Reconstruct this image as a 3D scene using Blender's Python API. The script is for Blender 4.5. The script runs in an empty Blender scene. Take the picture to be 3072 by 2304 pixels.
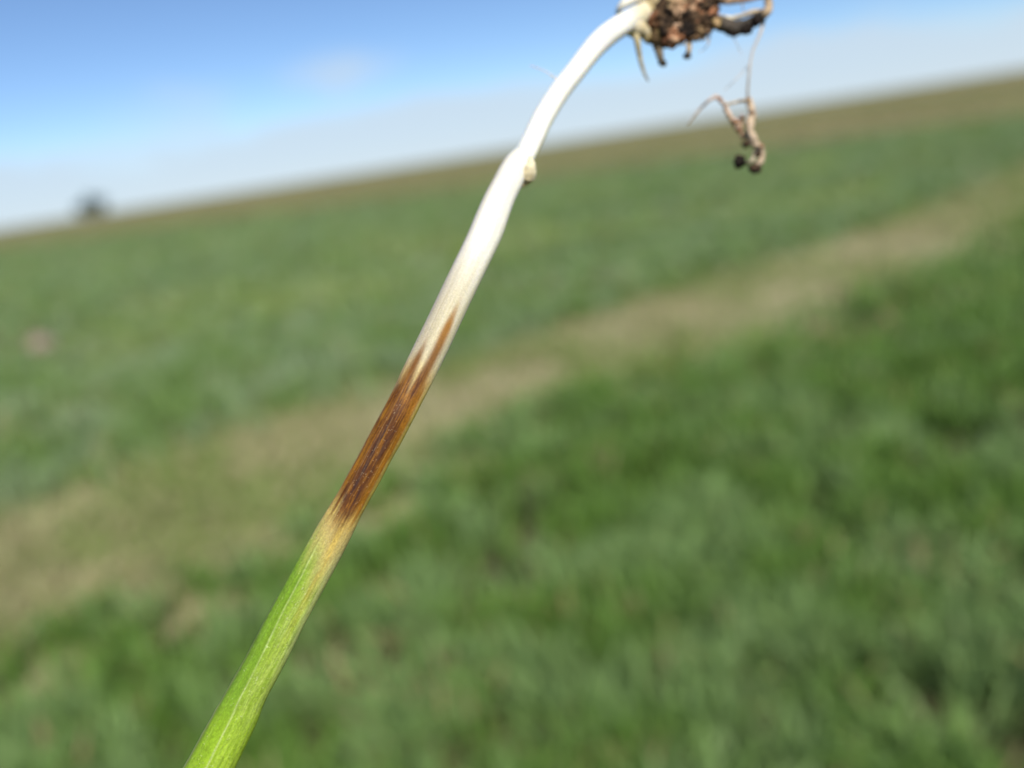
import bpy, bmesh, math
import numpy as np
from mathutils import Vector, Matrix

sc = bpy.context.scene
col = sc.collection

# ------------------------------------------------------------------ camera
F_PX, CX, CY = 2450.0, 1536.0, 1152.0          # photograph is 3072 x 2304
CAM_H = 1.2
ROLL, PITCH = math.radians(8.9), math.radians(15.9)
fwd = np.array([0, math.cos(PITCH), -math.sin(PITCH)])
lup = np.array([0, math.sin(PITCH), math.cos(PITCH)])
lrt = np.array([1.0, 0, 0])
ix = math.cos(ROLL) * lrt - math.sin(ROLL) * lup
iy = math.sin(ROLL) * lrt + math.cos(ROLL) * lup
C0 = np.array([0, 0, CAM_H])
cd = bpy.data.cameras.new('camera')
cam = bpy.data.objects.new('camera', cd)
col.objects.link(cam)
cam.matrix_world = Matrix(((ix[0], iy[0], -fwd[0], C0[0]), (ix[1], iy[1], -fwd[1], C0[1]),
                           (ix[2], iy[2], -fwd[2], C0[2]), (0, 0, 0, 1)))
cd.sensor_width = 36.0
cd.lens = 36.0 * F_PX / 3072.0
cd.clip_start, cd.clip_end = 0.01, 20000
cd.dof.use_dof = True
cd.dof.focus_distance = 0.1005
cd.dof.aperture_fstop = 8.2
sc.camera = cam

# ------------------------------------------------------------------ sky and sun
SUN_EL, SUN_AZ = 42.0, 158.0                  # azimuth clockwise from +Y (the view direction)
w = bpy.data.worlds.new('World')
sc.world = w
w.use_nodes = True
nt = w.node_tree
nt.nodes.clear()
N = nt.nodes.new
L = nt.links.new
out = N('ShaderNodeOutputWorld')
bg = N('ShaderNodeBackground')
bg.inputs['Strength'].default_value = 0.108
sky = N('ShaderNodeTexSky')
sky.sky_type = 'NISHITA'
sky.sun_disc = False
sky.sun_elevation = math.radians(SUN_EL)
sky.sun_rotation = math.radians(SUN_AZ)
sky.altitude = 2600
sky.air_density = 1.0
sky.dust_density = 0.0
sky.ozone_density = 5.0
tc = N('ShaderNodeTexCoord')
sep = N('ShaderNodeSeparateXYZ')
L(tc.outputs['Generated'], sep.inputs[0])
# low, thin cloud bank with an uneven top, and a few faint wisps higher up
mp = N('ShaderNodeMapping')
mp.inputs['Scale'].default_value = (3.0, 3.0, 9.0)
mp.inputs['Location'].default_value = (0.35, 0.1, 0.0)
L(tc.outputs['Generated'], mp.inputs[0])
nz = N('ShaderNodeTexNoise')
nz.inputs['Scale'].default_value = 1.6
nz.inputs['Detail'].default_value = 5
L(mp.outputs[0], nz.inputs[0])
ad = N('ShaderNodeMath'); ad.operation = 'MULTIPLY_ADD'
L(nz.outputs[0], ad.inputs[0]); ad.inputs[1].default_value = -0.11
L(sep.outputs[2], ad.inputs[2])
bank = N('ShaderNodeMapRange'); bank.interpolation_type = 'SMOOTHSTEP'
bank.inputs['From Min'].default_value = 0.028
bank.inputs['From Max'].default_value = -0.008
L(ad.outputs[0], bank.inputs[0])
nz2 = N('ShaderNodeTexNoise')
nz2.inputs['Scale'].default_value = 2.7
nz2.inputs['Detail'].default_value = 3
mp2 = N('ShaderNodeMapping')
mp2.inputs['Scale'].default_value = (1.0, 1.0, 2.6)
mp2.inputs['Location'].default_value = (0.0, 0.0, 0.0)
L(tc.outputs['Generated'], mp2.inputs[0]); L(mp2.outputs[0], nz2.inputs[0])
wisp = N('ShaderNodeMapRange'); wisp.interpolation_type = 'SMOOTHSTEP'
wisp.inputs['From Min'].default_value = 0.60
wisp.inputs['From Max'].default_value = 0.80
wisp.inputs['To Max'].default_value = 0.45
L(nz2.outputs[0], wisp.inputs[0])
# one small cloud of its own
cpx = np.array(fwd + ix * (1020 - CX) / F_PX + iy * (CY - 216) / F_PX)
cpx /= np.linalg.norm(cpx)
vd = N('ShaderNodeVectorMath'); vd.operation = 'SUBTRACT'
L(tc.outputs['Generated'], vd.inputs[0]); vd.inputs[1].default_value = tuple(cpx)
vs = N('ShaderNodeVectorMath'); vs.operation = 'MULTIPLY'
L(vd.outputs[0], vs.inputs[0]); vs.inputs[1].default_value = (1.0, 1.0, 2.2)
vl = N('ShaderNodeVectorMath'); vl.operation = 'LENGTH'
L(vs.outputs[0], vl.inputs[0])
nz3 = N('ShaderNodeTexNoise'); nz3.inputs['Scale'].default_value = 22; nz3.inputs['Detail'].default_value = 3
L(tc.outputs['Generated'], nz3.inputs[0])
a3 = N('ShaderNodeMath'); a3.operation = 'MULTIPLY_ADD'
L(nz3.outputs[0], a3.inputs[0]); a3.inputs[1].default_value = 0.085; L(vl.outputs['Value'], a3.inputs[2])
puff = N('ShaderNodeMapRange'); puff.interpolation_type = 'SMOOTHSTEP'
puff.inputs['From Min'].default_value = 0.125
puff.inputs['From Max'].default_value = 0.04
puff.inputs['To Max'].default_value = 0.65
L(a3.outputs[0], puff.inputs[0])
bk = N('ShaderNodeMath'); bk.operation = 'MULTIPLY'; bk.inputs[1].default_value = 0.85
L(bank.outputs[0], bk.inputs[0])
mx1 = N('ShaderNodeMath'); mx1.operation = 'MAXIMUM'
L(bk.outputs[0], mx1.inputs[0]); L(wisp.outputs[0], mx1.inputs[1])
mx2 = N('ShaderNodeMath'); mx2.operation = 'MAXIMUM'
L(mx1.outputs[0], mx2.inputs[0]); L(puff.outputs[0], mx2.inputs[1])
mixc = N('ShaderNodeMix'); mixc.data_type = 'RGBA'
CLOUD = (4.85, 5.8, 6.75, 1)
mixc.inputs[7].default_value = CLOUD
L(mx2.outputs[0], mixc.inputs[0]); L(sky.outputs[0], mixc.inputs[6])
L(mixc.outputs[2], bg.inputs[0]); L(bg.outputs[0], out.inputs[0])

sd = bpy.data.lights.new('sun', 'SUN')
sd.energy = 4.6
sd.angle = math.radians(0.53)
sd.color = (1.0, 0.965, 0.9)
sun = bpy.data.objects.new('sun', sd)
col.objects.link(sun)
sdir = Vector((math.sin(math.radians(SUN_AZ)) * math.cos(math.radians(SUN_EL)),
               math.cos(math.radians(SUN_AZ)) * math.cos(math.radians(SUN_EL)), math.sin(math.radians(SUN_EL))))
sun.rotation_euler = sdir.to_track_quat('Z', 'Y').to_euler()
sun.location = (0, 0, 30)

vs_ = sc.view_settings
vs_.view_transform = 'Standard'
vs_.look = 'None'
vs_.exposure = 0.2
vs_.gamma = 1.0
vs_.use_curve_mapping = False
sc.cycles.use_denoising = True
sc.cycles.max_bounces = 8

# ------------------------------------------------------------------ helpers
rng = np.random.default_rng(7)


def ray(px, py):
    return fwd + ix * (px - CX) / F_PX + iy * (CY - py) / F_PX


def P(px, py, d):
    """photo pixel + depth along the view axis -> world point"""
    return C0 + ray(px, py) * d


def lin(r, g, b):
    c = np.array([r, g, b]) / 255.0
    return np.where(c <= 0.04045, c / 12.92, ((c + 0.055) / 1.055) ** 2.4)


def vnoise(x, y, seed=0):
    """smooth 2-D value noise 0..1"""
    x = np.asarray(x, float); y = np.asarray(y, float)
    xi = np.floor(x).astype(np.int64); yi = np.floor(y).astype(np.int64)
    fx = x - xi; fy = y - yi
    fx = fx * fx * (3 - 2 * fx); fy = fy * fy * (3 - 2 * fy)

    def h(a, b):
        n = (a * 374761393 + b * 668265263 + seed * 974634777) & 0x7fffffff
        n = ((n ^ (n >> 13)) * 1274126177) & 0x7fffffff
        n = n ^ (n >> 16)
        return (n & 0xffff) / 65535.0
    return ((h(xi, yi) * (1 - fx) + h(xi + 1, yi) * fx) * (1 - fy)
            + (h(xi, yi + 1) * (1 - fx) + h(xi + 1, yi + 1) * fx) * fy)


def fbm(x, y, seed=0, o=3):
    s = 0; a = 0.5; t = 0
    for k in range(o):
        s = s + a * vnoise(x * 2 ** k, y * 2 ** k, seed + k * 17); t += a; a *= 0.5
    return s / t


def sstep(a, b, x):
    t = np.clip((x - a) / (b - a), 0, 1)
    return t * t * (3 - 2 * t)


def mesh_np(name, verts, faces_flat, loop_starts, mat, parent=None, smooth=True, colors=None):
    verts = np.asarray(verts, np.float32)
    me = bpy.data.meshes.new(name)
    me.vertices.add(len(verts)); me.vertices.foreach_set('co', verts.ravel())
    me.loops.add(len(faces_flat)); me.loops.foreach_set('vertex_index', np.asarray(faces_flat, np.int32))
    me.polygons.add(len(loop_starts)); me.polygons.foreach_set('loop_start', np.asarray(loop_starts, np.int32))
    if smooth:
        me.polygons.foreach_set('use_smooth', np.ones(len(loop_starts), bool))
    me.update(calc_edges=True)
    me.validate()
    if colors is not None:
        ca = me.color_attributes.new('tint', 'FLOAT_COLOR', 'POINT')
        c = np.ones((len(verts), 4), np.float32); c[:, :3] = colors
        ca.data.foreach_set('color', c.ravel())
    if mat:
        me.materials.append(mat)
    o = bpy.data.objects.new(name, me)
    col.objects.link(o)
    if parent:
        o.parent = parent
        o.matrix_parent_inverse = parent.matrix_world.inverted()
    return o


def grid_faces(nr, nc, wrap):
    """quads of an nr x nc vertex grid"""
    i = np.arange(nr - 1)[:, None]
    j = np.arange(nc if wrap else nc - 1)[None, :]
    a = i * nc + j
    b = i * nc + (j + 1) % nc
    q = np.stack([a, b, b + nc, a + nc], -1).reshape(-1, 4)
    return q


def tag(o, label=None, cat=None, group=None, kind=None):
    if label: o['label'] = label
    if cat: o['category'] = cat
    if group: o['group'] = group
    if kind: o['kind'] = kind
    return o


def empty(name, loc):
    o = bpy.data.objects.new(name, None)
    o.empty_display_size = 0.01
    o.location = loc
    col.objects.link(o)
    bpy.context.view_layer.update()
    return o


def mat_attr(name, rough=0.5, spec=0.4, noise_scale=0, noise_amt=0.15, bump=0.0, bump_scale=200, sss=0.0, transl=0.0,
             stretch=None):
    m = bpy.data.materials.new(name); m.use_nodes = True
    t = m.node_tree; b = t.nodes['Principled BSDF']
    b.inputs['Roughness'].default_value = rough
    b.inputs['Specular IOR Level'].default_value = spec
    at = t.nodes.new('ShaderNodeAttribute'); at.attribute_name = 'tint'
    c = at.outputs['Color']
    tcn = t.nodes.new('ShaderNodeTexCoord')
    if noise_scale:
        n = t.nodes.new('ShaderNodeTexNoise'); n.inputs['Scale'].default_value = noise_scale
        n.inputs['Detail'].default_value = 4
        t.links.new(tcn.outputs['Object'], n.inputs[0])
        mr = t.nodes.new('ShaderNodeMapRange')
        mr.inputs['From Min'].default_value = 0.25; mr.inputs['From Max'].default_value = 0.75
        mr.inputs['To Min'].default_value = 1 - noise_amt; mr.inputs['To Max'].default_value = 1 + noise_amt
        t.links.new(n.outputs[0], mr.inputs[0])
        vm = t.nodes.new('ShaderNodeVectorMath'); vm.operation = 'SCALE'
        t.links.new(c, vm.inputs[0]); t.links.new(mr.outputs[0], vm.inputs['Scale'])
        c = vm.outputs[0]
    t.links.new(c, b.inputs['Base Color'])
    if bump:
        n2 = t.nodes.new('ShaderNodeTexNoise'); n2.inputs['Scale'].default_value = bump_scale
        n2.inputs['Detail'].default_value = 3
        t.links.new(tcn.outputs['Object'], n2.inputs[0])
        bp = t.nodes.new('ShaderNodeBump'); bp.inputs['Strength'].default_value = bump
        bp.inputs['Distance'].default_value = 0.0001
        t.links.new(n2.outputs[0], bp.inputs['Height']); t.links.new(bp.outputs[0], b.inputs['Normal'])
    if sss:
        b.inputs['Subsurface Weight'].default_value = sss
        b.inputs['Subsurface Radius'].default_value = (1.0, 0.8, 0.35)
        b.inputs['Subsurface Scale'].default_value = 0.0012
    if transl:
        tr = t.nodes.new('ShaderNodeBsdfTranslucent'); t.links.new(c, tr.inputs[0])
        ms = t.nodes.new('ShaderNodeMixShader'); ms.inputs[0].default_value = transl
        t.links.new(b.outputs[0], ms.inputs[1]); t.links.new(tr.outputs[0], ms.inputs[2])
        t.links.new(ms.outputs[0], t.nodes['Material Output'].inputs[0])
    return m


def mat_ground(name, c1, c2, c3, s1, s2, rough=0.95):
    """two scales of noise over three earth colours"""
    m = bpy.data.materials.new(name); m.use_nodes = True
    t = m.node_tree; b = t.nodes['Principled BSDF']
    b.inputs['Roughness'].default_value = rough
    b.inputs['Specular IOR Level'].default_value = 0.1
    tcn = t.nodes.new('ShaderNodeTexCoord')
    n1 = t.nodes.new('ShaderNodeTexNoise'); n1.inputs['Scale'].default_value = s1; n1.inputs['Detail'].default_value = 6
    n2 = t.nodes.new('ShaderNodeTexNoise'); n2.inputs['Scale'].default_value = s2; n2.inputs['Detail'].default_value = 6
    for n in (n1, n2): t.links.new(tcn.outputs['Object'], n.inputs[0])
    r1 = t.nodes.new('ShaderNodeMapRange'); r1.inputs[1].default_value = 0.35; r1.inputs[2].default_value = 0.65
    r2 = t.nodes.new('ShaderNodeMapRange'); r2.inputs[1].default_value = 0.4; r2.inputs[2].default_value = 0.65
    t.links.new(n1.outputs[0], r1.inputs[0]); t.links.new(n2.outputs[0], r2.inputs[0])
    m1 = t.nodes.new('ShaderNodeMix'); m1.data_type = 'RGBA'
    m2 = t.nodes.new('ShaderNodeMix'); m2.data_type = 'RGBA'
    m1.inputs[6].default_value = (*c1, 1); m1.inputs[7].default_value = (*c2, 1); m2.inputs[7].default_value = (*c3, 1)
    t.links.new(r1.outputs[0], m1.inputs[0]); t.links.new(r2.outputs[0], m2.inputs[0])
    t.links.new(m1.outputs[2], m2.inputs[6]); t.links.new(m2.outputs[2], b.inputs['Base Color'])
    bp = t.nodes.new('ShaderNodeBump'); bp.inputs['Strength'].default_value = 0.6; bp.inputs['Distance'].default_value = 0.02
    t.links.new(n2.outputs[0], bp.inputs['Height']); t.links.new(bp.outputs[0], b.inputs['Normal'])
    return m


# ------------------------------------------------------------------ the ground
def gz(x, y):
    """gentle lie of the land"""
    return 0.05 * (fbm(np.asarray(x) * 0.25 + 40, np.asarray(y) * 0.25 + 40, 3, 2) - 0.5) * sstep(0.5, 4, np.hypot(x, y))


PATH_A, PATH_B = np.array([-1.85, 2.70]), np.array([5.2, 7.9])     # centre line of the bare strip
PD = (PATH_B - PATH_A) / np.linalg.norm(PATH_B - PATH_A)
PN = np.array([-PD[1], PD[0]])


def path_coord(x, y):
    s = (x - PATH_A[0]) * PD[0] + (y - PATH_A[1]) * PD[1]
    d = (x - PATH_A[0]) * PN[0] + (y - PATH_A[1]) * PN[1]
    return s, d


def path_half(s):
    return 0.76 + 0.012 * np.clip(s, -3, 12) + 0.22 * np.clip(1 - s / 2.2, 0, 1)


def on_path(x, y):
    """1 in the middle of the strip, 0 outside, uneven edges"""
    s, d = path_coord(x, y)
    wv = 0.30 * (fbm(s * 1.3 + 9, d * 1.5 + 3, 21, 3) - 0.5)
    hw = path_half(s) + wv
    off = 0.04 + 0.10 * np.sin(s * 0.7)
    return sstep(hw + 0.22, hw - 0.42, np.abs(d - off))


def field_edge(x):
    """far edge of the green crop"""
    return np.clip(32.0 - 0.62 * x, 14, 75)


# ground sheet: rows by distance
def polar_sheet(name, r, a0, a1, na, mat, zoff=0.0):
    a = np.linspace(a0, a1, na)
    rr, aa = np.meshgrid(r, a, indexing='ij')
    x = rr * np.sin(aa); y = rr * np.cos(aa)
    v = np.stack([x, y, gz(x, y) + zoff], -1).reshape(-1, 3)
    q = grid_faces(len(r), na, False)[:, ::-1]
    return mesh_np(name, v, q.ravel(), np.arange(0, q.size, 4), mat)


soil = mat_ground('dark_soil', (0.055, 0.05, 0.025), (0.05, 0.075, 0.022), (0.10, 0.08, 0.042), 1.2, 9)
tan_soil = mat_ground('dry_soil', (0.275, 0.245, 0.125), (0.21, 0.22, 0.085), (0.37, 0.315, 0.185), 1.3, 5)
dry_grass = mat_ground('dry_grass', (0.22, 0.19, 0.085), (0.17, 0.18, 0.065), (0.25, 0.20, 0.10), 0.02, 0.11)
rr = np.concatenate([np.linspace(0.0, 12, 90), np.geomspace(12.3, 9000, 90)])
tag(polar_sheet('ground', rr, -math.pi, math.pi, 181, soil), 'dark soil of the green field', 'ground', kind='structure')

# bare strip, a sheet a little above the soil
sv = np.linspace(-3.0, 14, 170); dv = np.linspace(-1, 1, 25)
S, D = np.meshgrid(sv, dv, indexing='ij')
edge = path_half(S) + 0.05 + 0.16 * (fbm(S * 1.7, np.sign(D) * 5 + 11, 31, 3) - 0.5)
dd = D * edge + 0.04 + 0.10 * np.sin(S * 0.7)
X = PATH_A[0] + S * PD[0] + dd * PN[0]; Y = PATH_A[1] + S * PD[1] + dd * PN[1]
Z = gz(X, Y) + 0.006 + 0.012 * (1 - D ** 4) * fbm(X * 6, Y * 6, 5, 3)
q = grid_faces(len(sv), len(dv), False)[:, ::-1]
tag(mesh_np('path', np.stack([X, Y, Z], -1).reshape(-1, 3), q.ravel(), np.arange(0, q.size, 4), tan_soil),
    'strip of dry tan earth crossing the green field', 'path', kind='structure')

# dry ground beyond the crop, out to the horizon
xs = np.linspace(-1.25, 1.25, 121)                       # tangent of the azimuth
ks = np.concatenate([np.linspace(1, 3, 25), np.geomspace(3.2, 260, 40)])
vx = []
for k in ks:
    # the edge along each azimuth: y = 32 - .62 x  with x = t*y
    ye = np.clip(32.0 / (1 + 0.62 * xs), 14, 75) * (1 + 0.05 * (fbm(xs * 9, 0 * xs + 2.2, 8, 3) - 0.5))
    y = ye * k; x = xs * y
    vx.append(np.stack([x, y, gz(x, y) + 0.06 + 0.0 * x], -1))
q = grid_faces(len(ks), len(xs), False)[:, ::-1]
tag(mesh_np('dry_field', np.concatenate(vx), q.ravel(), np.arange(0, q.size, 4), dry_grass),
    'brown dry grassland behind the green field up to the horizon', 'field', kind='structure')

# ------------------------------------------------------------------ crop blades
leaf_mat = mat_attr('crop_leaf', rough=0.5, spec=0.28, transl=0.28)


def blades(name, n, r0, r1, h, wd, seg, mode, seed):
    g = np.random.default_rng(seed)
    az = g.uniform(-0.82, 0.82, n)
    r = np.sqrt(g.uniform(r0 * r0, r1 * r1, n))
    x, y = r * np.sin(az), r * np.cos(az)
    # plants stand in loose tufts
    ts = 0.085 * max(1, r0 / 6)
    tx = np.round(x / ts + 0.35 * (vnoise(y * 7, x * 7, 5) - 0.5)) * ts
    ty = np.round(y / ts) * ts
    hx = (vnoise(tx * 91.7, ty * 77.3, 77) - 0.5) * ts * 1.6
    hy = (vnoise(tx * 61.3, ty * 83.9, 78) - 0.5) * ts * 1.6
    pull = g.uniform(0.25, 0.85, n)
    x = x + (tx + hx - x) * pull; y = y + (ty + hy - y) * pull
    pth = on_path(x, y)
    inside = y < field_edge(x) * (1 + 0.05 * (fbm(x / np.maximum(y, 1) * 9, 0 * x + 2.2, 8, 3) - 0.5))
    thin = fbm(x * 1.1 + 3, y * 1.1 + 8, 41, 3)          # patches of thinner crop
    fq = 6.0 if r0 < 10 else 3.0
    gap = 0.05 if r0 < 4 else (0.3 if r0 < 10 else 0.75)
    clump = fbm(x * fq + 13, y * fq + 5, 43, 2)           # single plants and the gaps between them
    u = g.uniform(0, 1, n)
    if mode == 'green':
        keep = inside & (u > pth * 1.02) & (g.uniform(0, 1, n) < (0.55 + 0.9 * sstep(0.3, 0.6, thin)) * (gap + (1.1 - gap) * sstep(0.36, 0.54, clump)))
    elif mode == 'path':
        keep = inside & (u < pth) & (g.uniform(0, 1, n) < 0.15 + sstep(0.72, 0.42, fbm(x * 1.5, y * 1.5, 67, 2)))
    else:
        keep = ~inside
    x, y, r, thin, pth = x[keep], y[keep], r[keep], thin[keep], pth[keep]
    n = len(x)
    ln = h * g.uniform(0.55, 1.25, n) * (0.75 + 0.5 * thin)
    ww = wd * g.uniform(0.7, 1.3, n) * np.clip(r / r0, 1, 2.2) ** 0.6
    phi = g.uniform(0, 2 * math.pi, n)
    bend = g.uniform(0.15, 1.1, n)
    lean = g.normal(0, 0.15, (n, 2))
    ax, ay = np.cos(phi), np.sin(phi)
    tw = phi + math.pi / 2 + g.normal(0, 0.35, n)
    wx, wy = np.cos(tw), np.sin(tw)
    z0 = gz(x, y)
    ts_ = np.linspace(0, 1, seg + 1)
    V = np.empty((n, 2 * seg + 1, 3), np.float32)
    for k, t in enumerate(ts_):
        ox = (ax * bend * t * t * 0.75 + lean[:, 0] * t) * ln
        oy = (ay * bend * t * t * 0.75 + lean[:, 1] * t) * ln
        oz = ln * (t - 0.42 * bend * t * t * t)
        wk = ww * 0.5 * (1 - t) ** 0.55 * (0.75 + 0.5 * t)
        if k < seg:
            V[:, 2 * k, 0] = x + ox - wx * wk; V[:, 2 * k, 1] = y + oy - wy * wk; V[:, 2 * k, 2] = z0 + oz
            V[:, 2 * k + 1, 0] = x + ox + wx * wk; V[:, 2 * k + 1, 1] = y + oy + wy * wk; V[:, 2 * k + 1, 2] = z0 + oz
        else:
            V[:, 2 * k, 0] = x + ox; V[:, 2 * k, 1] = y + oy; V[:, 2 * k, 2] = z0 + oz
    nv = 2 * seg + 1
    loc = []; st = []; p = 0
    for k in range(seg - 1):
        loc += [2 * k, 2 * k + 1, 2 * k + 3, 2 * k + 2]; st.append(p); p += 4
    loc += [2 * seg - 2, 2 * seg - 1, 2 * seg]; st.append(p); p += 3
    base = np.arange(n) * nv
    flat = (base[:, None] + np.array(loc)[None, :]).ravel()
    starts = (np.arange(n)[:, None] * p + np.array(st)[None, :]).ravel()
    # colour of each leaf
    k = g.uniform(0, 1, n)[:, None]
    big = fbm(x * 0.5, y * 0.5 + 30, 51, 3)[:, None]
    if mode == 'green':
        a = np.array([0.14, 0.255, 0.040]); b = np.array([0.225, 0.335, 0.115]); c = np.array([0.27, 0.36, 0.035])
        kb = np.clip(0.55 * k + 0.9 * sstep(0.4, 0.65, fbm(x * 5.5 + 50, y * 5.5, 57, 2))[:, None] - 0.33, 0, 1)
        beyond = sstep(-0.2, 0.6, path_coord(x, y)[1])[:, None]      # far-side blades painted paler and bluer to copy distance paleness
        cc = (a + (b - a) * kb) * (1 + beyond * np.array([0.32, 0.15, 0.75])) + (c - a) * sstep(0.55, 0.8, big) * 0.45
        dead = (g.uniform(0, 1, n) < 0.03 + 0.10 * sstep(0.55, 0.75, fbm(x * 2.3, y * 2.3, 61, 2)))[:, None]
        dc = np.array([0.36, 0.27, 0.13]) * (0.7 + 0.6 * k)
        cc = np.where(dead, dc, cc)
    elif mode == 'path':
        a = np.array([0.45, 0.41, 0.21]); b = np.array([0.22, 0.31, 0.07])
        cc = a + (b - a) * (k > 0.32 + 0.5 * sstep(0.4, 0.62, fbm(x * 1.3, y * 1.3, 66, 2))[:, None])
    else:
        a = np.array([0.33, 0.285, 0.13]); b = np.array([0.23, 0.26, 0.085])
        cc = a + (b - a) * k
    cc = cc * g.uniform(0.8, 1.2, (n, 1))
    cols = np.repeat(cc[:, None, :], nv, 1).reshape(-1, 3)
    return V.reshape(-1, 3), flat, starts, cols


def blade_object(name, sets, label, cat):
    Vs, Fs, Ss, Cs = [], [], [], []
    nv = nl = 0
    for V, f, s, c in sets:
        Vs.append(V); Fs.append(f + nv); Ss.append(s + nl); Cs.append(c)
        nv += len(V); nl += len(f)
    o = mesh_np(name, np.concatenate(Vs), np.concatenate(Fs), np.concatenate(Ss), leaf_mat, None, True, np.concatenate(Cs))
    return tag(o, label, cat, kind='stuff')


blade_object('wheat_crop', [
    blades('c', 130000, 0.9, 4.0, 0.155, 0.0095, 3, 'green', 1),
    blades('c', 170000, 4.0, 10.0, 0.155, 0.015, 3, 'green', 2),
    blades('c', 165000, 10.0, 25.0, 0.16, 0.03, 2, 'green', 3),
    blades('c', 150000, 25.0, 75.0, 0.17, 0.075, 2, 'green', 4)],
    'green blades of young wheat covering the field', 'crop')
blade_object('dead_grass', [
    blades('d', 110000, 1.5, 5.0, 0.09, 0.007, 2, 'path', 11),
    blades('d', 170000, 5.0, 14.0, 0.10, 0.010, 2, 'path', 12)],
    'short dead straw and weeds on the tan strip', 'grass')
blade_object('stubble', [blades('s', 90000, 16.0, 110.0, 0.20, 0.06, 2, 'far', 13)],
             'brown dry stalks on the grassland behind the green field', 'grass')

# ------------------------------------------------------------------ pale stone lying in the crop
def blob(name, rad, seed, mat, c1, c2, parent=None, sub=3, rough=0.3, squash=(1, 1, 1), loc=(0, 0, 0), freq=2.0):
    bm = bmesh.new()
    bmesh.ops.create_icosphere(bm, subdivisions=sub, radius=1.0)
    co = np.array([v.co[:] for v in bm.verts])
    faces = [[v.index for v in f.verts] for f in bm.faces]
    bm.free()
    n = (fbm(co[:, 0] * freq + seed * 3.1, co[:, 1] * freq + co[:, 2] * freq * 0.7 + seed, seed, 3)
         + fbm(co[:, 2] * freq + seed * 1.7, co[:, 0] * freq * 0.6 - co[:, 1] * freq + seed, seed + 5, 3)) - 1.0
    k = fbm(co[:, 0] * 2.5 + seed, co[:, 2] * 2.5 + co[:, 1] * 1.3, seed + 9, 3)[:, None]
    k = sstep(0.35, 0.65, k)
    co = co * (1 + rough * 2 * n)[:, None] * np.array(squash) * rad
    fl = np.array(faces)
    cc = np.array(c1) * (1 - k) + np.array(c2) * k
    o = mesh_np(name, co + np.array(loc) if parent else co, fl.ravel(), np.arange(0, fl.size, 3), mat, None, True, cc)
    if parent:
        o.parent = parent; o.matrix_parent_inverse = parent.matrix_world.inverted()
    else:
        o.location = loc
    return o


stone_mat = mat_attr('stone', rough=0.9, spec=0.2, noise_scale=40, noise_amt=0.2, bump=0.4, bump_scale=60)
st = blob('stone', 0.12, 4, stone_mat, (0.30, 0.19, 0.15), (0.25, 0.23, 0.20), sub=3, squash=(1.0, 0.8, 0.8), loc=(-4.33, 7.7, 0.10))
tag(st, 'rounded pinkish stone lying among the green wheat', 'stone')

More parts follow.
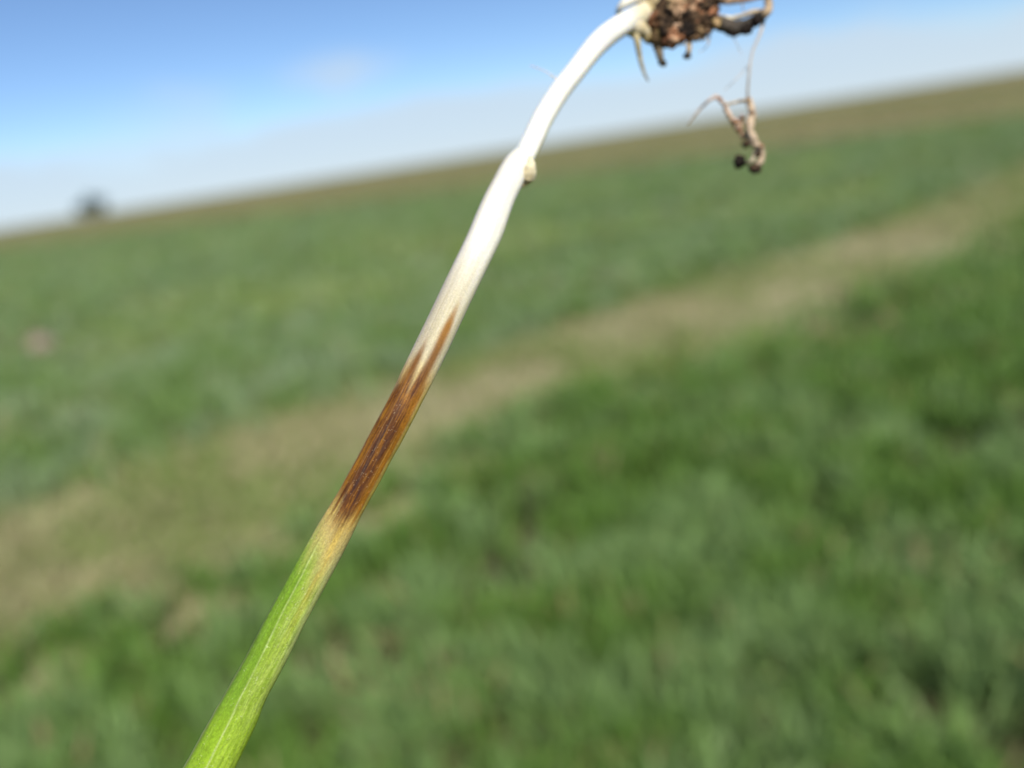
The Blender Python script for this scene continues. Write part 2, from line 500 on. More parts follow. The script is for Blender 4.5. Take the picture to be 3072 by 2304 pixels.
# ------------------------------------------------------------------ the lone tree on the horizon
def tree(loc, height, width):
    t = empty('tree', loc)
    tag(t, 'lone dark bushy tree standing on the horizon', 'tree')
    bark = bpy.data.materials.new('bark'); bark.use_nodes = True
    tb = bark.node_tree; bb = tb.nodes['Principled BSDF']; bb.inputs['Roughness'].default_value = 0.95
    nb = tb.nodes.new('ShaderNodeTexNoise'); nb.inputs['Scale'].default_value = 3
    cr = tb.nodes.new('ShaderNodeValToRGB')
    cr.color_ramp.elements[0].color = (0.05, 0.035, 0.025, 1); cr.color_ramp.elements[1].color = (0.13, 0.10, 0.08, 1)
    tb.links.new(nb.outputs[0], cr.inputs[0]); tb.links.new(cr.outputs[0], bb.inputs['Base Color'])
    g = np.random.default_rng(5)
    L0 = np.array(loc)
    # trunk with limbs
    vs, fs = [], []

    def limb(p0, p1, r0, r1):
        k0 = sum(len(v) for v in vs)
        a = np.linspace(0, 2 * math.pi, 8, endpoint=False)
        m = 7
        d = (p1 - p0) / np.linalg.norm(p1 - p0)
        s = np.cross(d, [0.3, 0.9, 0.1]); s /= np.linalg.norm(s); u = np.cross(d, s)
        rows = []
        for i in range(m):
            f = i / (m - 1)
            c = p0 + (p1 - p0) * f + s * 0.1 * math.sin(f * 5) * r0
            r = r0 + (r1 - r0) * f
            rows.append(c + r * (np.cos(a)[:, None] * s + np.sin(a)[:, None] * u))
        vs.append(np.concatenate(rows)); fs.append(grid_faces(m, 8, True) + k0)
    top = L0 + np.array([0.1, 0, height * 0.6])
    limb(L0 + np.array([0, 0, -0.2]), top, 0.035 * height, 0.018 * height)
    tips = []
    for i in range(9):
        an = i * 2.4; f = 0.06 + 0.8 * i / 9
        b = L0 + (top - L0) * f
        e = b + np.array([math.cos(an) * width * 0.34, math.sin(an) * width * 0.34, height * g.uniform(0.12, 0.3)])
        limb(b, e, 0.016 * height, 0.005 * height); tips.append(e)
    q = np.concatenate(fs)
    mesh_np('trunk', np.concatenate(vs), q.ravel(), np.arange(0, q.size, 4), bark, t)
    # crown: leaf clumps round the limb tips
    tips.append(top + np.array([0, 0, height * 0.2]))
    n = 7000
    ci = g.integers(0, len(tips), n)
    cen = np.array(tips)[ci]
    dr = g.normal(0, 1, (n, 3)); dr /= np.linalg.norm(dr, axis=1)[:, None]
    rad = g.uniform(0.35, 1, n) ** 0.6 * (0.16 * width + 0.05 * width * np.sin(ci * 3.3))
    c = cen + dr * rad[:, None] * np.array([1.15, 1.15, 0.85])
    s = 0.028 * width * g.uniform(0.6, 1.3, n)
    a = g.normal(0, 1, (n, 3)); a /= np.linalg.norm(a, axis=1)[:, None]
    b = np.cross(a, g.normal(0, 1, (n, 3))); b /= np.linalg.norm(b, axis=1)[:, None]
    V = np.stack([c - a * s[:, None], c + b * 0.5 * s[:, None], c + a * s[:, None], c - b * 0.5 * s[:, None]], 1)
    cc = np.array([0.03, 0.06, 0.025]) * g.uniform(0.6, 1.5, (n, 1)) + np.array([0, 0.008, 0.010])  # blue-green lift in the leaf colour stands in for distance haze
    mesh_np('crown', V.reshape(-1, 3), np.arange(4 * n), np.arange(0, 4 * n, 4), leaf_mat, t, False, np.repeat(cc, 4, 0))
    return t


d = ray(276, 640); k = 260.0 / d[1]
tree((d[0] * k, 260.0, 0.0), 7.6, 8.8)

# ------------------------------------------------------------------ the uprooted wheat plant
# outline of the sheath read off the photograph: row, left edge, right edge (3072-pixel frame)
TAB = np.array([
    [2900, 215, 385], [2600, 385, 550], [2304, 556, 706], [2200, 613, 757], [2135, 650, 788], [2118, 659, 791],
    [2095, 672, 800], [1982, 735, 861], [1855, 799, 923], [1727, 869, 994], [1634, 920, 1043],
    [1560, 963, 1080], [1489, 1005, 1118], [1381, 1064, 1176], [1300, 1106, 1222], [1200, 1162, 1272],
    [1148, 1188, 1297], [1022, 1249, 1359], [895, 1310, 1418], [769, 1371, 1479], [700, 1404, 1512],
    [633, 1432, 1533], [591, 1451, 1549], [548, 1474, 1571], [520, 1488, 1585], [498, 1501, 1596], [484, 1515, 1600],
    [472, 1530, 1603], [462, 1540, 1606]])
TAB = TAB[::-1]


def depth_at(y):
    """the plant leans away from the lens towards its roots"""
    y = np.asarray(y, float)
    return 0.1005 + 0.0290 * np.clip((1250 - y) / 1250, 0, 1.1) ** 1.25 - 0.0015 * np.clip((y - 1500) / 800, 0, 2)


def smooth1(v, k):
    ker = np.hanning(2 * k + 3)[1:-1]; ker /= ker.sum()
    return np.convolve(np.pad(v, k, mode='edge'), ker, 'valid')


pl_base = P(650, 2304, 0.099)
plant = empty('wheat_plant', tuple(pl_base))
tag(plant, 'uprooted wheat plant held roots up, green sheath with brown lesion and white base', 'plant')

stem_mat = mat_attr('sheath', rough=0.55, spec=0.18, noise_scale=5200, noise_amt=0.16, bump=0.6, bump_scale=7000, sss=0.55)
white_mat = mat_attr('pale_stem', rough=0.6, spec=0.15, noise_scale=900, noise_amt=0.04, bump=0.12, bump_scale=2500, sss=0.6)


def sheath_colour(y, f):
    """y: row in the photo along the stem, f: 0 left edge .. 1 right edge"""
    y, f = np.broadcast_arrays(np.asarray(y, float), np.asarray(f, float))
    white = np.array([0.80, 0.765, 0.66]); cream = np.array([0.50, 0.435, 0.27]); grey = np.array([0.37, 0.31, 0.22])
    tan = np.array([0.44, 0.34, 0.115]); olive = np.array([0.35, 0.36, 0.085])
    green = np.array([0.16, 0.29, 0.018]); lgreen = np.array([0.25, 0.355, 0.032])
    orange = np.array([0.28, 0.118, 0.010]); brown = np.array([0.105, 0.034, 0.006]); dark = np.array([0.034, 0.014, 0.014])
    e3 = lambda a: a[..., None]
    mixc = lambda c, t, k: c * (1 - e3(k)) + np.asarray(t) * e3(k)
    fine = fbm(f * 26, y / 42, 3, 3); strk = fbm(f * 13, y / 170, 8, 3); spk = vnoise(f * 55, y / 5, 12)
    c = np.zeros(y.shape + (3,)) + white
    # white -> cream
    wob = (strk - 0.5) * 130
    c = mixc(c, cream, sstep(690, 1000, y + wob) * 0.95)
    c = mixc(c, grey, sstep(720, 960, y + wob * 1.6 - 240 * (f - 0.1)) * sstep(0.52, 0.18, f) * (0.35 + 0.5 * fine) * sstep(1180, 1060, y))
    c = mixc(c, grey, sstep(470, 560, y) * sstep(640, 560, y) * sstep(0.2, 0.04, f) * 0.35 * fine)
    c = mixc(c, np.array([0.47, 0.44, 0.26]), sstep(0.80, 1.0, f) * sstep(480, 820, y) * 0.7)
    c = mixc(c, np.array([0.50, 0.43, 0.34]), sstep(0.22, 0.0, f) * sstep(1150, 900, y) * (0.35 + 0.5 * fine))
    c = mixc(c, np.array([0.60, 0.55, 0.40]), sstep(0.5, 0.72, fbm(f * 30, y / 160, 81, 2)) * sstep(1150, 950, y) * 0.45)
    # below the lesion
    c = mixc(c, tan, sstep(1440, 1540, y + wob * 0.5))
    c = mixc(c, olive, sstep(1590, 1700, y + wob * 0.5 - 120 * (f - 0.4)))
    g = mixc(np.zeros(y.shape + (3,)) + lgreen, green, sstep(0.48, 0.25, f) * 0.85 + 0.15 * sstep(2050, 2200, y))
    g = mixc(g, np.array([0.36, 0.44, 0.075]), sstep(0.45, 0.6, f) * (fine > 0.52) * 0.45)
    g = mixc(g, np.array([0.30, 0.44, 0.02]), sstep(2060, 2200, y) * 0.6)
    c = mixc(c, g, sstep(1635, 1770, y + wob * 0.7 - 130 * (f - 0.3)))
    # yellow-orange streaks on the right of the green zone
    c = mixc(c, np.array([0.52, 0.36, 0.07]), sstep(1530, 1590, y) * sstep(1960, 1640, y) * sstep(0.13, 0.03, np.abs(f - 0.68 - 0.04 * np.sin(y / 90))) * (0.35 + 0.6 * strk))
    c = mixc(c, np.array([0.40, 0.42, 0.18]), sstep(1580, 1700, y) * sstep(2150, 1850, y) * sstep(0.78, 0.93, f) * 0.55)
    # lesion with two tongues
    le = sstep(1085, 1185, y + (strk - 0.5) * 90) * sstep(1610, 1510, y + (strk - 0.5) * 130 + 35 * sstep(0.35, 0.1, f) + 45 * sstep(0.8, 1, f))
    edge_l = 0.4 + 0.6 * sstep(-0.02, 0.05, f + (fine - 0.5) * 0.06)
    edge_r = sstep(1.0, 0.84, f + 0.05 * (1 - sstep(1100, 1300, y)) + (fine - 0.5) * 0.1)
    wr = 0.07 + 0.105 * sstep(905, 1010, y)
    fr = 0.66 + 0.02 * sstep(900, 1000, y)
    tr = sstep(wr * 1.25, wr * 0.2, np.abs(f - fr + (fine - 0.5) * 0.03)) * sstep(885, 985, y) * sstep(1330, 1200, y)
    fl_ = 0.27
    wl = 0.06 + 0.09 * sstep(1030, 1110, y)
    tl = sstep(wl * 1.25, wl * 0.15, np.abs(f - fl_ + (fine - 0.5) * 0.04)) * sstep(1015, 1100, y) * sstep(1330, 1200, y)
    c = mixc(c, np.array([0.52, 0.36, 0.09]), sstep(1060, 1150, y) * sstep(1600, 1530, y) * 0.6)
    tint = mixc(np.zeros(y.shape + (3,)) + orange, brown, sstep(960, 1120, y) * 0.75)
    c = mixc(c, tint, np.maximum(tr, tl) * 0.95)
    body = mixc(np.zeros(y.shape + (3,)) + brown, orange, sstep(0.45, 0.7, fine) * 0.6)
    body = mixc(body, orange, sstep(0.22, 0.06, f) * sstep(0.35, 0.6, strk) * 0.9)
    body = mixc(body, orange * 1.05, sstep(0.64, 0.84, f) * 0.8)
    body = mixc(body, orange * 1.1, sstep(0.55, 0.8, fbm(f * 20, y / 60, 91, 3)) * 0.6)
    dk = sstep(0.44, 0.62, fbm(f * 9 + 1.5, y / 95, 33, 3) + 0.10 * (fine - 0.5)) * sstep(0.12, 0.3, f) * sstep(0.75, 0.55, f)
    dk = dk * sstep(1130, 1230, y) * sstep(1580, 1480, y)
    body = mixc(body, dark, dk * 0.85)
    c = mixc(c, body, le * edge_l * (0.25 + 0.75 * edge_r))
    c = mixc(c, np.array([0.40, 0.30, 0.03]), sstep(0.86, 0.99, f) * sstep(1120, 1200, y) * sstep(1560, 1480, y) * 0.75)
    # veins: a pale midrib and finer ones beside it
    def vein(fc, wv, y0, y1, colr, amt):
        nonlocal c
        k = np.exp(-((f - fc) / wv) ** 2) * sstep(y0, y0 + 90, y) * sstep(y1, y1 - 90, y) * amt
        c = mixc(c, colr, k)
    mid = np.interp(y, [1150, 1381, 1489, 1600, 1855, 2304], [0.3, 0.24, 0.27, 0.27, 0.33, 0.43])
    vein(mid, 0.017, 1600, 4000, np.array([0.44, 0.50, 0.20]), 0.75)
    vein(mid, 0.012, 1090, 1640, np.array([0.33, 0.20, 0.085]), 0.5 * (0.4 + 0.6 * spk))
    vein(mid + 0.13, 0.010, 1150, 1480, np.array([0.30, 0.20, 0.10]), 0.5 * (0.3 + 0.7 * spk))
    vein(0.76 + 0 * mid, 0.012, 1250, 1500, np.array([0.50, 0.31, 0.08]), 0.4)
    for fc, am in ((0.12, 0.18), (0.52, 0.3), (0.61, 0.25), (0.72, 0.3), (0.82, 0.3), (0.9, 0.25)):
        vein(fc + 0.06 * (mid - 0.27), 0.014, 1640, 4000, np.array([0.50, 0.56, 0.20]), 0.8 * am * (0.5 + 0.5 * strk))
    st1 = fbm(f * 48, y / 75, 71, 2); st2 = vnoise(f * 70, y / 9, 72)
    c = mixc(c, np.array([0.42, 0.47, 0.17]), sstep(0.50, 0.72, st1) * sstep(0.36, 0.55, f) * sstep(1590, 1700, y) * sstep(2260, 2000, y) * (0.10 + 0.4 * st2))
    c = mixc(c, np.array([0.16, 0.24, 0.015]), sstep(0.52, 0.75, fbm(f * 34, y / 55, 74, 2)) * sstep(1650, 1760, y) * 0.4)
    c = mixc(c, np.array([0.55, 0.42, 0.24]), (vnoise(f * 42, y / 3.4, 75) > 0.955) * sstep(1130, 1250, y) * sstep(1640, 1560, y) * 0.35)
    c = mixc(c, np.array([0.66, 0.66, 0.44]), (vnoise(f * 40, y / 3.6, 76) > 0.95) * sstep(1540, 1640, y) * 0.35)
    # grainy speckle and streaks, with waxy glints painted into the colour
    c = c * e3(1 + 0.40 * (spk - 0.5) * sstep(900, 1250, y) + 0.30 * (fine - 0.5) * sstep(700, 1200, y))
    return np.clip(c, 0.004, 0.9)


def sweep(name, cpx, d, hw, mat, parent, nang=64, flat=0.9, colf=None, lump=None, cap=True):
    """tube along a pixel path; hw in pixels at that depth. colf(row index array, f) -> colour"""
    pts = np.array([P(x, y, z) for (x, y), z in zip(cpx, d)])
    n = len(pts)
    T = np.gradient(pts, axis=0); T /= np.linalg.norm(T, axis=1)[:, None]
    view = pts - C0; view /= np.linalg.norm(view, axis=1)[:, None]
    Sd = np.cross(T, view); Sd /= np.linalg.norm(Sd, axis=1)[:, None]
    if np.dot(Sd[n // 2], ix) < 0: Sd = -Sd
    Nn = np.cross(Sd, T); Nn /= np.linalg.norm(Nn, axis=1)[:, None]
    sgn = np.sign(np.sum(Nn * -view, axis=1)); Nn = Nn * sgn[:, None]      # Nn faces the lens
    a = np.linspace(0, 2 * math.pi, nang, endpoint=False)
    r = hw / F_PX * d
    f = 0.5 + 0.5 * np.cos(a)
    rad = np.ones((n, nang))
    if lump is not None:
        rad = rad + lump(np.arange(n)[:, None], a[None, :])
    V = (pts[:, None, :] + (r[:, None] * rad * np.cos(a)[None, :])[..., None] * Sd[:, None, :]
         + (r[:, None] * rad * flat * np.sin(a)[None, :])[..., None] * Nn[:, None, :])
    cols = colf(np.arange(n)[:, None], f[None, :]) if colf else None
    q = grid_faces(n, nang, True)
    flatf = q.ravel(); starts = np.arange(0, q.size, 4)
    verts = V.reshape(-1, 3)
    if cap:
        verts = np.concatenate([verts, pts[:1], pts[-1:]])
        i0 = n * nang
        j = np.arange(nang); jn = (j + 1) % nang
        t1 = np.stack([np.full(nang, i0), jn, j], -1)
        t2 = np.stack([np.full(nang, i0 + 1), (n - 1) * nang + j, (n - 1) * nang + jn], -1)
        starts = np.concatenate([starts, len(flatf) + np.arange(0, 6 * nang, 3)])
        flatf = np.concatenate([flatf, t1.ravel(), t2.ravel()])
        if cols is not None:
            cols = np.concatenate([cols.reshape(-1, 3), cols[0].mean(0)[None], cols[-1].mean(0)[None]])
    elif cols is not None:
        cols = cols.reshape(-1, 3)
    return mesh_np(name, verts, flatf, starts, mat, parent, True, cols)


# sheath
ys = np.linspace(462, 2900, 1300)
lft = np.interp(ys, TAB[:, 0], TAB[:, 1]); rgt = np.interp(ys, TAB[:, 0], TAB[:, 2])
kb = sstep(560, 640, ys)                                  # keep the node crisp, the shaft even
lft = smooth1(lft, 7) * (1 - kb) + smooth1(lft, 34) * kb
rgt = smooth1(rgt, 7) * (1 - kb) + smooth1(rgt, 28) * kb
ctr = np.stack([(lft + rgt) / 2, ys], -1)
slope = np.gradient(smooth1(ctr[:, 0], 25), ys)
hw = (rgt - lft) / 2 * np.cos(np.arctan(slope))
# ribs of the leaf sheath, strongest in the green part
def sheath_lump(i, a):
    y = ys[i]; f = 0.5 + 0.5 * np.cos(a)
    rib = 0.006 * np.sin(f * 46 + 0.5 * np.sin(y / 130)) * sstep(1050, 1600, y)
    mid = np.interp(y, [1150, 1381, 1600, 1855, 2304], [0.3, 0.24, 0.27, 0.33, 0.43])
    keel = 0.05 * np.exp(-((f - mid) / 0.05) ** 2) * sstep(1200, 1700, y)
    shr = -0.05 * sstep(0.45, 0.65, f) * sstep(0.9, 0.7, f) * sstep(1480, 1620, y) * sstep(2300, 1900, y)
    les = sstep(1120, 1220, y) * sstep(1600, 1500, y)
    sunk = les * (-0.035 + 0.05 * (fbm(f * 14, y / 45, 23, 3) - 0.5))      # shrunken, wrinkled tissue
    return sunk + rib + keel + shr + 0.02 * (fbm(f * 5, y / 120, 19, 2) - 0.5)
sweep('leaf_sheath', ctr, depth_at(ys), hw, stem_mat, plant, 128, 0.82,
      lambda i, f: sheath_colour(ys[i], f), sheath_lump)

# thin papery margin of the sheath along its left edge
mi = np.linspace(1790, 2700, 220)
ml = np.interp(mi, ys, lft); sl = np.interp(mi, ys, slope)
mw = 1.5 + 4.5 * sstep(1800, 2250, mi) + 2.5 * fbm(mi / 25, mi * 0, 4, 3)
Vm = []
for y, x, ww in zip(mi, ml, mw):
    dep = float(depth_at(y)) + 0.0006
    for o_, dz in ((6, -0.0003), (0, 0.0), (-ww * 0.5, 0.0002), (-ww, 0.0003)):
        Vm.append(P(x + o_, y, dep + dz))
q = grid_faces(len(mi), 4, False)
mm = mat_attr('papery_margin', rough=0.5, spec=0.3, transl=0.5)
mc = np.tile(np.array([0.34, 0.44, 0.10]), (len(Vm), 1)); mc[3::4] = (0.55, 0.58, 0.32)
mo = mesh_np('sheath_margin', np.array(Vm), q.ravel(), np.arange(0, q.size, 4), mm, plant, True, mc)
so = mo.modifiers.new('thickness', 'SOLIDIFY'); so.thickness = 0.00006

# white subcrown internode
ip = np.array([(1530, 556), (1547, 522), (1562, 492), (1577, 462), (1598, 420), (1626, 358), (1664, 295), (1694, 253), (1729, 211), (1760, 170), (1790, 134),
               (1824, 103), (1862, 77), (1900, 56), (1945, 36)], float)
iw = np.array([22, 27, 31, 32.5, 32.5, 32, 31, 30.5, 30, 31.5, 33, 33, 32, 32, 33], float)
tt = np.linspace(0, len(ip) - 1, 240)
ic = np.stack([smooth1(np.interp(tt, np.arange(len(ip)), ip[:, k]), 14) for k in (0, 1)], -1)
iwd = smooth1(np.interp(tt, np.arange(len(ip)), iw), 14)


def white_col(i, f):
    i, f = np.broadcast_arrays(i, f)
    n = fbm(f * 9, i / 18, 6, 3)[..., None]
    b = np.array([0.82, 0.79, 0.70]) * np.ones(i.shape + (1,))
    k = (sstep(0.8, 1.0, f) * 0.7)[..., None]
    b = b * (1 - k) + np.array([0.72, 0.67, 0.42]) * k
    k2 = sstep(205, 232, i)[..., None] * 0.8
    b = b * (1 - k2) + np.array([0.62, 0.52, 0.30]) * k2
    return b * (0.95 + 0.1 * n)


sweep('subcrown_internode', ic, depth_at(ic[:, 1]), iwd, white_mat, plant, 48, 0.95, white_col,
      lambda i, a: 0.04 * (fbm(i / 40 + 0 * a, np.cos(a) * 1.5 + 5 + 0 * i, 9, 2) - 0.5))

# crown, roots and clinging soil
DC = float(depth_at(0))
root_mat = mat_attr('root', rough=0.75, spec=0.2, noise_scale=1500, noise_amt=0.3, bump=0.5, bump_scale=3000, sss=0.1)
clod_mat = mat_attr('clinging_soil', rough=1.0, spec=0.0, noise_scale=1800, noise_amt=0.35, bump=0.8, bump_scale=4000)


def root(name, pts, w0, w1, c0, c1, parent=plant, dz=0.0, dz1=None, lum=0.25, seed=1, mid=None):
    pts = np.array(pts, float)
    m = max(24, 12 * len(pts))
    t = np.linspace(0, len(pts) - 1, m)
    kk = max(2, m // (len(pts) * 2))
    c = np.stack([smooth1(np.interp(t, np.arange(len(pts)), pts[:, k]), kk) for k in (0, 1)], -1)
    u = np.linspace(0, 1, m)
    ww = w0 + (w1 - w0) * u if mid is None else np.interp(u, [0, 0.5, 1], [w0, mid, w1])
    dz1 = dz if dz1 is None else dz1
    dd_ = DC + dz + (dz1 - dz) * u + 0.0006 * np.sin(u * 7 + seed)
    c0, c1 = np.array(c0), np.array(c1)

    def cf(i, f):
        i, f = np.broadcast_arrays(i, f)
        k = np.clip(i / m + 0.9 * (fbm(i / 6.0, f * 3, seed, 3) - 0.5), 0, 1)[..., None]
        return c0 * (1 - k) + c1 * k
    return sweep(name, c, dd_, ww, root_mat, parent, 18, 1.0, cf,
                 lambda i, a: lum * 2 * (fbm(i / 4.0 + seed * 7, np.cos(a) * 1.6 + 3, seed + 3, 3) - 0.5))


TAN = (0.46, 0.33, 0.20); DK = (0.045, 0.035, 0.028); PINK = (0.42, 0.24, 0.15); STRAW = (0.55, 0.45, 0.24); CREAM = (0.72, 0.64, 0.46)
root('root_bud', [(1590, 470), (1594, 492), (1589, 514), (1579, 534), (1564, 552), (1546, 568)], 5, 4, (0.76, 0.68, 0.46), (0.58, 0.43, 0.20), dz=float(depth_at(520)) - DC - 0.0004, dz1=float(depth_at(560)) - DC + 0.0014, lum=0.04, seed=3, mid=26)
# crown body
crown = root('crown', [(1892, 92), (1915, 72), (1948, 48), (1985, 25), (2030, 5), (2080, -20)], 26, 40, STRAW, (0.30, 0.20, 0.09), dz=0.0002, dz1=0.001, lum=0.10, seed=5, mid=62)
root('crown_lobe', [(1880, 66), (1905, 76), (1930, 92), (1950, 122)], 24, 14, CREAM, (0.50, 0.38, 0.17), dz=-0.0010, lum=0.16, seed=8, mid=24)
# pale flap curling off the crown
root('sheath_flap', [(1850, 46), (1860, 22), (1880, 4), (1908, -8), (1940, -14)], 5, 16, (0.66, 0.61, 0.50), (0.80, 0.77, 0.66), dz=-0.001, lum=0.1, seed=2, mid=15)
# hanging roots
root('root', [(1908, 100), (1914, 140), (1922, 185), (1935, 225), (1946, 245)], 11, 2.0, STRAW, (0.10, 0.09, 0.07), dz=-0.001, seed=4, lum=0.15)
root('root', [(1968, 118), (1976, 150), (1982, 178), (1988, 192)], 16, 7, (0.20, 0.14, 0.07), (0.06, 0.06, 0.05), dz=-0.0012, seed=6)
root('root', [(2066, 108), (2067, 135), (2066, 158), (2062, 172)], 9, 7, (0.52, 0.40, 0.24), (0.25, 0.18, 0.12), dz=-0.0008, seed=7, lum=0.2)
# thick soil-caked root that sags and climbs again
thick = root('root', [(2120, 62), (2160, 70), (2200, 86), (2235, 80), (2270, 58), (2296, 38)], 22, 15, (0.09, 0.07, 0.05), (0.03, 0.026, 0.02), dz=-0.0004, seed=9, lum=0.16, mid=21)  # soil colour, darkened further for the shaded underside
root('root', [(2292, 44), (2306, 28), (2306, 8), (2302, -20), (2296, -60)], 13, 11, TAN, (0.16, 0.13, 0.09), dz=-0.0004, seed=10, lum=0.15)
root('root', [(2080, -14), (2140, -4), (2190, 2), (2240, -2), (2300, -16)], 15, 7, (0.50, 0.36, 0.17), (0.42, 0.25, 0.18), dz=0.0006, seed=11, lum=0.2)
root('root', [(2150, 48), (2190, 56), (2225, 48), (2262, 34), (2290, 36)], 6, 8, CREAM, TAN, dz=0.0004, seed=12, lum=0.15)  # pale strand standing in for the lit top of the thick root
# fine strand with the dangling root tip
strand = root('root', [(2292, 58), (2284, 90), (2276, 112), (2258, 150), (2250, 190), (2246, 235), (2242, 285), (2244, 305)], 5, 4.5, (0.58, 0.48, 0.38), (0.30, 0.27, 0.22), dz=0.0, seed=13, lum=0.3, mid=3)
tip = root('root_tip', [(2242, 292), (2254, 325), (2252, 360), (2246, 395), (2262, 425), (2282, 448), (2288, 470), (2270, 500)], 9, 11, (0.56, 0.42, 0.28), (0.48, 0.36, 0.24), dz=0.0, seed=14, lum=0.55, mid=14)
root('root_tip', [(2150, 290), (2172, 312), (2186, 340), (2200, 368), (2220, 388), (2232, 412)], 5, 9, (0.60, 0.44, 0.33), (0.46, 0.31, 0.18), dz=0.0006, seed=15, lum=0.55, mid=8)
root('root_tip', [(2150, 288), (2128, 300), (2104, 322), (2080, 350), (2062, 374)], 6, 2.0, (0.55, 0.42, 0.33), (0.20, 0.16, 0.11), dz=0.0006, seed=16, lum=0.2)
root('root_tip', [(2176, 314), (2200, 308), (2222, 303), (2244, 300)], 4, 5, (0.40, 0.32, 0.22), (0.52, 0.40, 0.26), dz=0.0003, seed=17)
root('root_tip', [(2226, 345), (2222, 372), (2216, 395)], 6, 7, (0.28, 0.17, 0.12), (0.36, 0.24, 0.15), dz=0.0002, seed=18)
root('root_tip', [(2216, 482), (2238, 492), (2258, 480), (2268, 452)], 4, 6, (0.52, 0.42, 0.30), (0.46, 0.36, 0.24), dz=0.0002, seed=19)
# hair-thin rootlets
root('rootlet', [(2246, 196), (2220, 226), (2196, 250), (2172, 272)], 1.6, 1.0, (0.5, 0.45, 0.38), (0.6, 0.5, 0.42), strand, dz=0.0005, seed=20, lum=0.1)
root('rootlet', [(2200, 112), (2212, 135), (2226, 165)], 1.3, 0.8, (0.6, 0.5, 0.42), (0.6, 0.5, 0.42), thick, dz=0.0, seed=21, lum=0.1)
root('rootlet', [(1676, 240), (1660, 228), (1632, 212), (1606, 202), (1590, 196)], 1.8, 1.6, (0.80, 0.74, 0.64), (0.72, 0.60, 0.52), dz=float(depth_at(220)) - DC, seed=22, lum=0.3)
root('rootlet', [(1668, 236), (1656, 226), (1650, 230)], 2.4, 1.0, (0.80, 0.76, 0.68), (0.8, 0.74, 0.62), dz=float(depth_at(220)) - DC, seed=23, lum=0.3)
root('rootlet', [(2228, -10), (2226, 10), (2230, 32)], 2.0, 1.6, (0.4, 0.3, 0.22), (0.3, 0.24, 0.2), dz=0.0003, seed=24, lum=0.2)

g2 = np.random.default_rng(12)
for k in range(16):
    x0, y0 = g2.uniform(1965, 2150), g2.uniform(60, 118)
    an = g2.uniform(-0.9, 0.9); ln = g2.uniform(22, 60)
    p = [(x0, y0)]
    for q_ in range(3):
        an += g2.normal(0, 0.4)
        p.append((p[-1][0] + math.sin(an) * ln / 3, p[-1][1] + math.cos(an) * ln / 3))
    root('rootlet', p, 1.9, 0.9, (0.36, 0.27, 0.18), (0.5, 0.4, 0.3), crown, dz=g2.uniform(-0.0018, 0.001), seed=100 + k, lum=0.2)
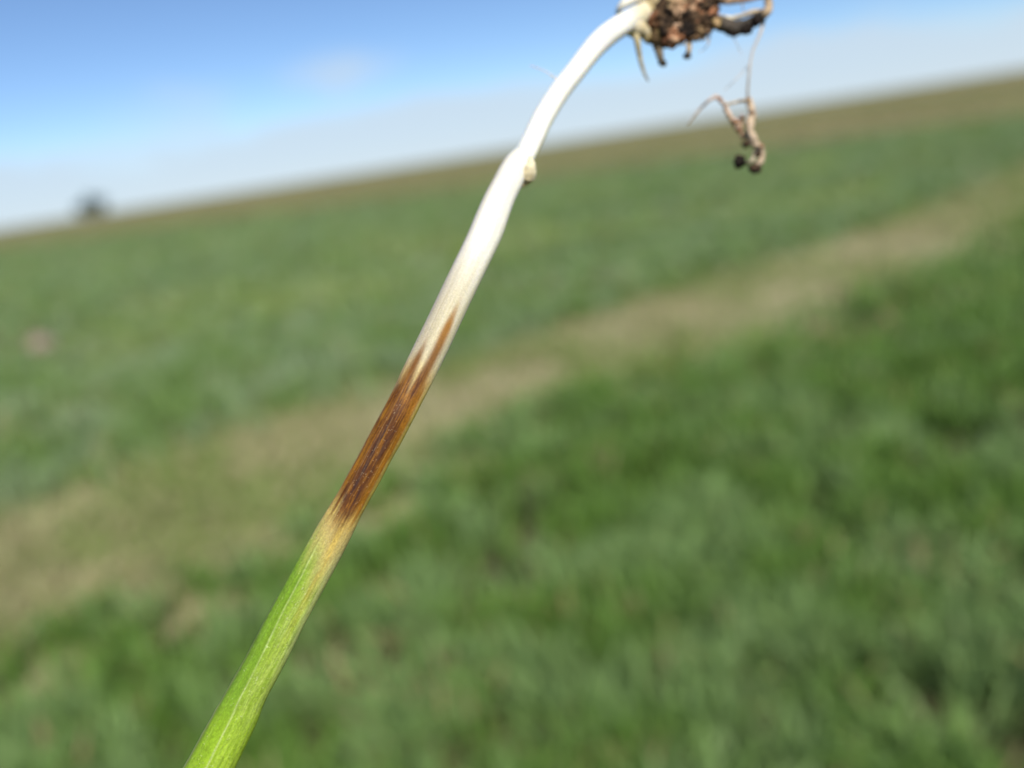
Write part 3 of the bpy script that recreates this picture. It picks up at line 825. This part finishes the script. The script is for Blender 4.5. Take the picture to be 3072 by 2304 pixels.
# soil clods packed between the roots
REDD = (0.34, 0.15, 0.075); SAND = (0.46, 0.29, 0.17); BLK = (0.022, 0.017, 0.014); BRN = (0.10, 0.062, 0.035)
fixed = [  # x, y, radius px, depth offset mm, colours
    (1985, 38, 24, -1.6, BLK, BRN), (1962, 58, 19, -1.9, REDD, BRN), (1990, 85, 24, -1.7, BLK, BRN), (1975, 112, 20, -1.5, BRN, (0.2, 0.14, 0.05)),
    (2012, 72, 17, -2.0, BRN, BLK), (2030, 18, 21, -1.6, SAND, (0.36, 0.24, 0.13)), (2018, 92, 19, -2.2, SAND, REDD), (2016, 118, 20, -1.9, REDD, SAND),
    (2045, 60, 22, -1.5, BLK, BRN), (2058, 92, 22, -1.6, BLK, BLK), (2068, 28, 20, -1.8, SAND, REDD), (2048, 112, 16, -1.4, BRN, REDD),
    (2090, 50, 18, -2.0, REDD, BRN), (2082, 78, 22, -1.6, BLK, BRN), (2106, 22, 20, -1.5, BRN, BLK), (2112, 66, 22, -1.5, BLK, BRN),
    (2100, 98, 15, -1.3, (0.30, 0.20, 0.10), BRN), (2128, 14, 20, -1.4, BLK, BRN), (2134, 44, 15, -1.5, BRN, REDD), (2145, 70, 13, -2.0, (0.40, 0.28, 0.10), SAND),
    (2040, 38, 12, -2.4, SAND, SAND), (2096, 10, 13, -2.0, SAND, REDD), (2000, 10, 17, -1.2, (0.42, 0.32, 0.14), SAND), (2060, 0, 18, -1.3, SAND, BRN),
    (2034, 78, 10, -2.8, (0.52, 0.36, 0.24), SAND), (2076, 112, 12, -1.2, (0.36, 0.22, 0.12), BRN), (2120, 92, 11, -1.2, SAND, BRN),
    (1996, 132, 12, -1.2, BRN, BLK), (2150, -10, 18, -1.0, BRN, SAND), (2080, -26, 30, -0.6, BRN, BLK), (2050, 62, 46, 1.2, BLK, BRN), (2100, 50, 42, 1.2, BLK, BRN), (2000, 70, 44, 1.2, BLK, BRN), (2020, -20, 28, -0.6, SAND, BRN), (1970, -10, 22, -0.4, (0.40, 0.31, 0.14), BRN),
]
for j, (x, y, r, dz, c1, c2) in enumerate(fixed):
    dep = DC + dz * 1e-3
    rad = 1.12 * r / F_PX * dep
    blob('soil_clod', rad, 20 + j, clod_mat, c1, c2, plant, 4, 0.62, (rng.uniform(0.85, 1.25), rng.uniform(0.8, 1.1), rng.uniform(0.75, 1.1)), tuple(P(x, y, dep)), 2.2)
for j, (x, y, r, dz, c1, c2) in enumerate([(1989, 188, 10, -0.8, BLK, BRN), (2060, 168, 10, -0.6, BRN, BLK), (2222, 485, 17, -0.2, BLK, BLK), (2264, 506, 15, 0.0, BLK, BRN),
                                          (2240, 432, 11, -0.4, BRN, BLK), (2256, 340, 8, -0.5, SAND, BRN), (2250, 378, 9, -0.5, SAND, REDD), (2282, 440, 10, -0.5, SAND, BRN), (2208, 362, 8, -0.3, SAND, REDD), (2158, 296, 7, 0.2, SAND, REDD), (2244, 298, 7, -0.3, SAND, BRN), (2178, 330, 6, 0.2, BRN, BLK), (2272, 462, 9, -0.6, BRN, BLK), (2218, 392, 7, -0.5, REDD, BRN),
                                          (2198, 92, 17, -0.9, BLK, BLK), (2234, 88, 17, -0.9, BLK, BLK), (2268, 66, 15, -0.9, BLK, BLK), (2168, 78, 14, -0.9, BLK, BRN)]):
    dep = DC + dz * 1e-3
    blob('soil_clod', r / F_PX * dep, 70 + j, clod_mat, c1, c2, crown if y > 150 and y < 200 else (thick if y < 150 else tip), 3, 0.5, (1.1, 0.95, 0.95), tuple(P(x, y, dep)), 2.0)
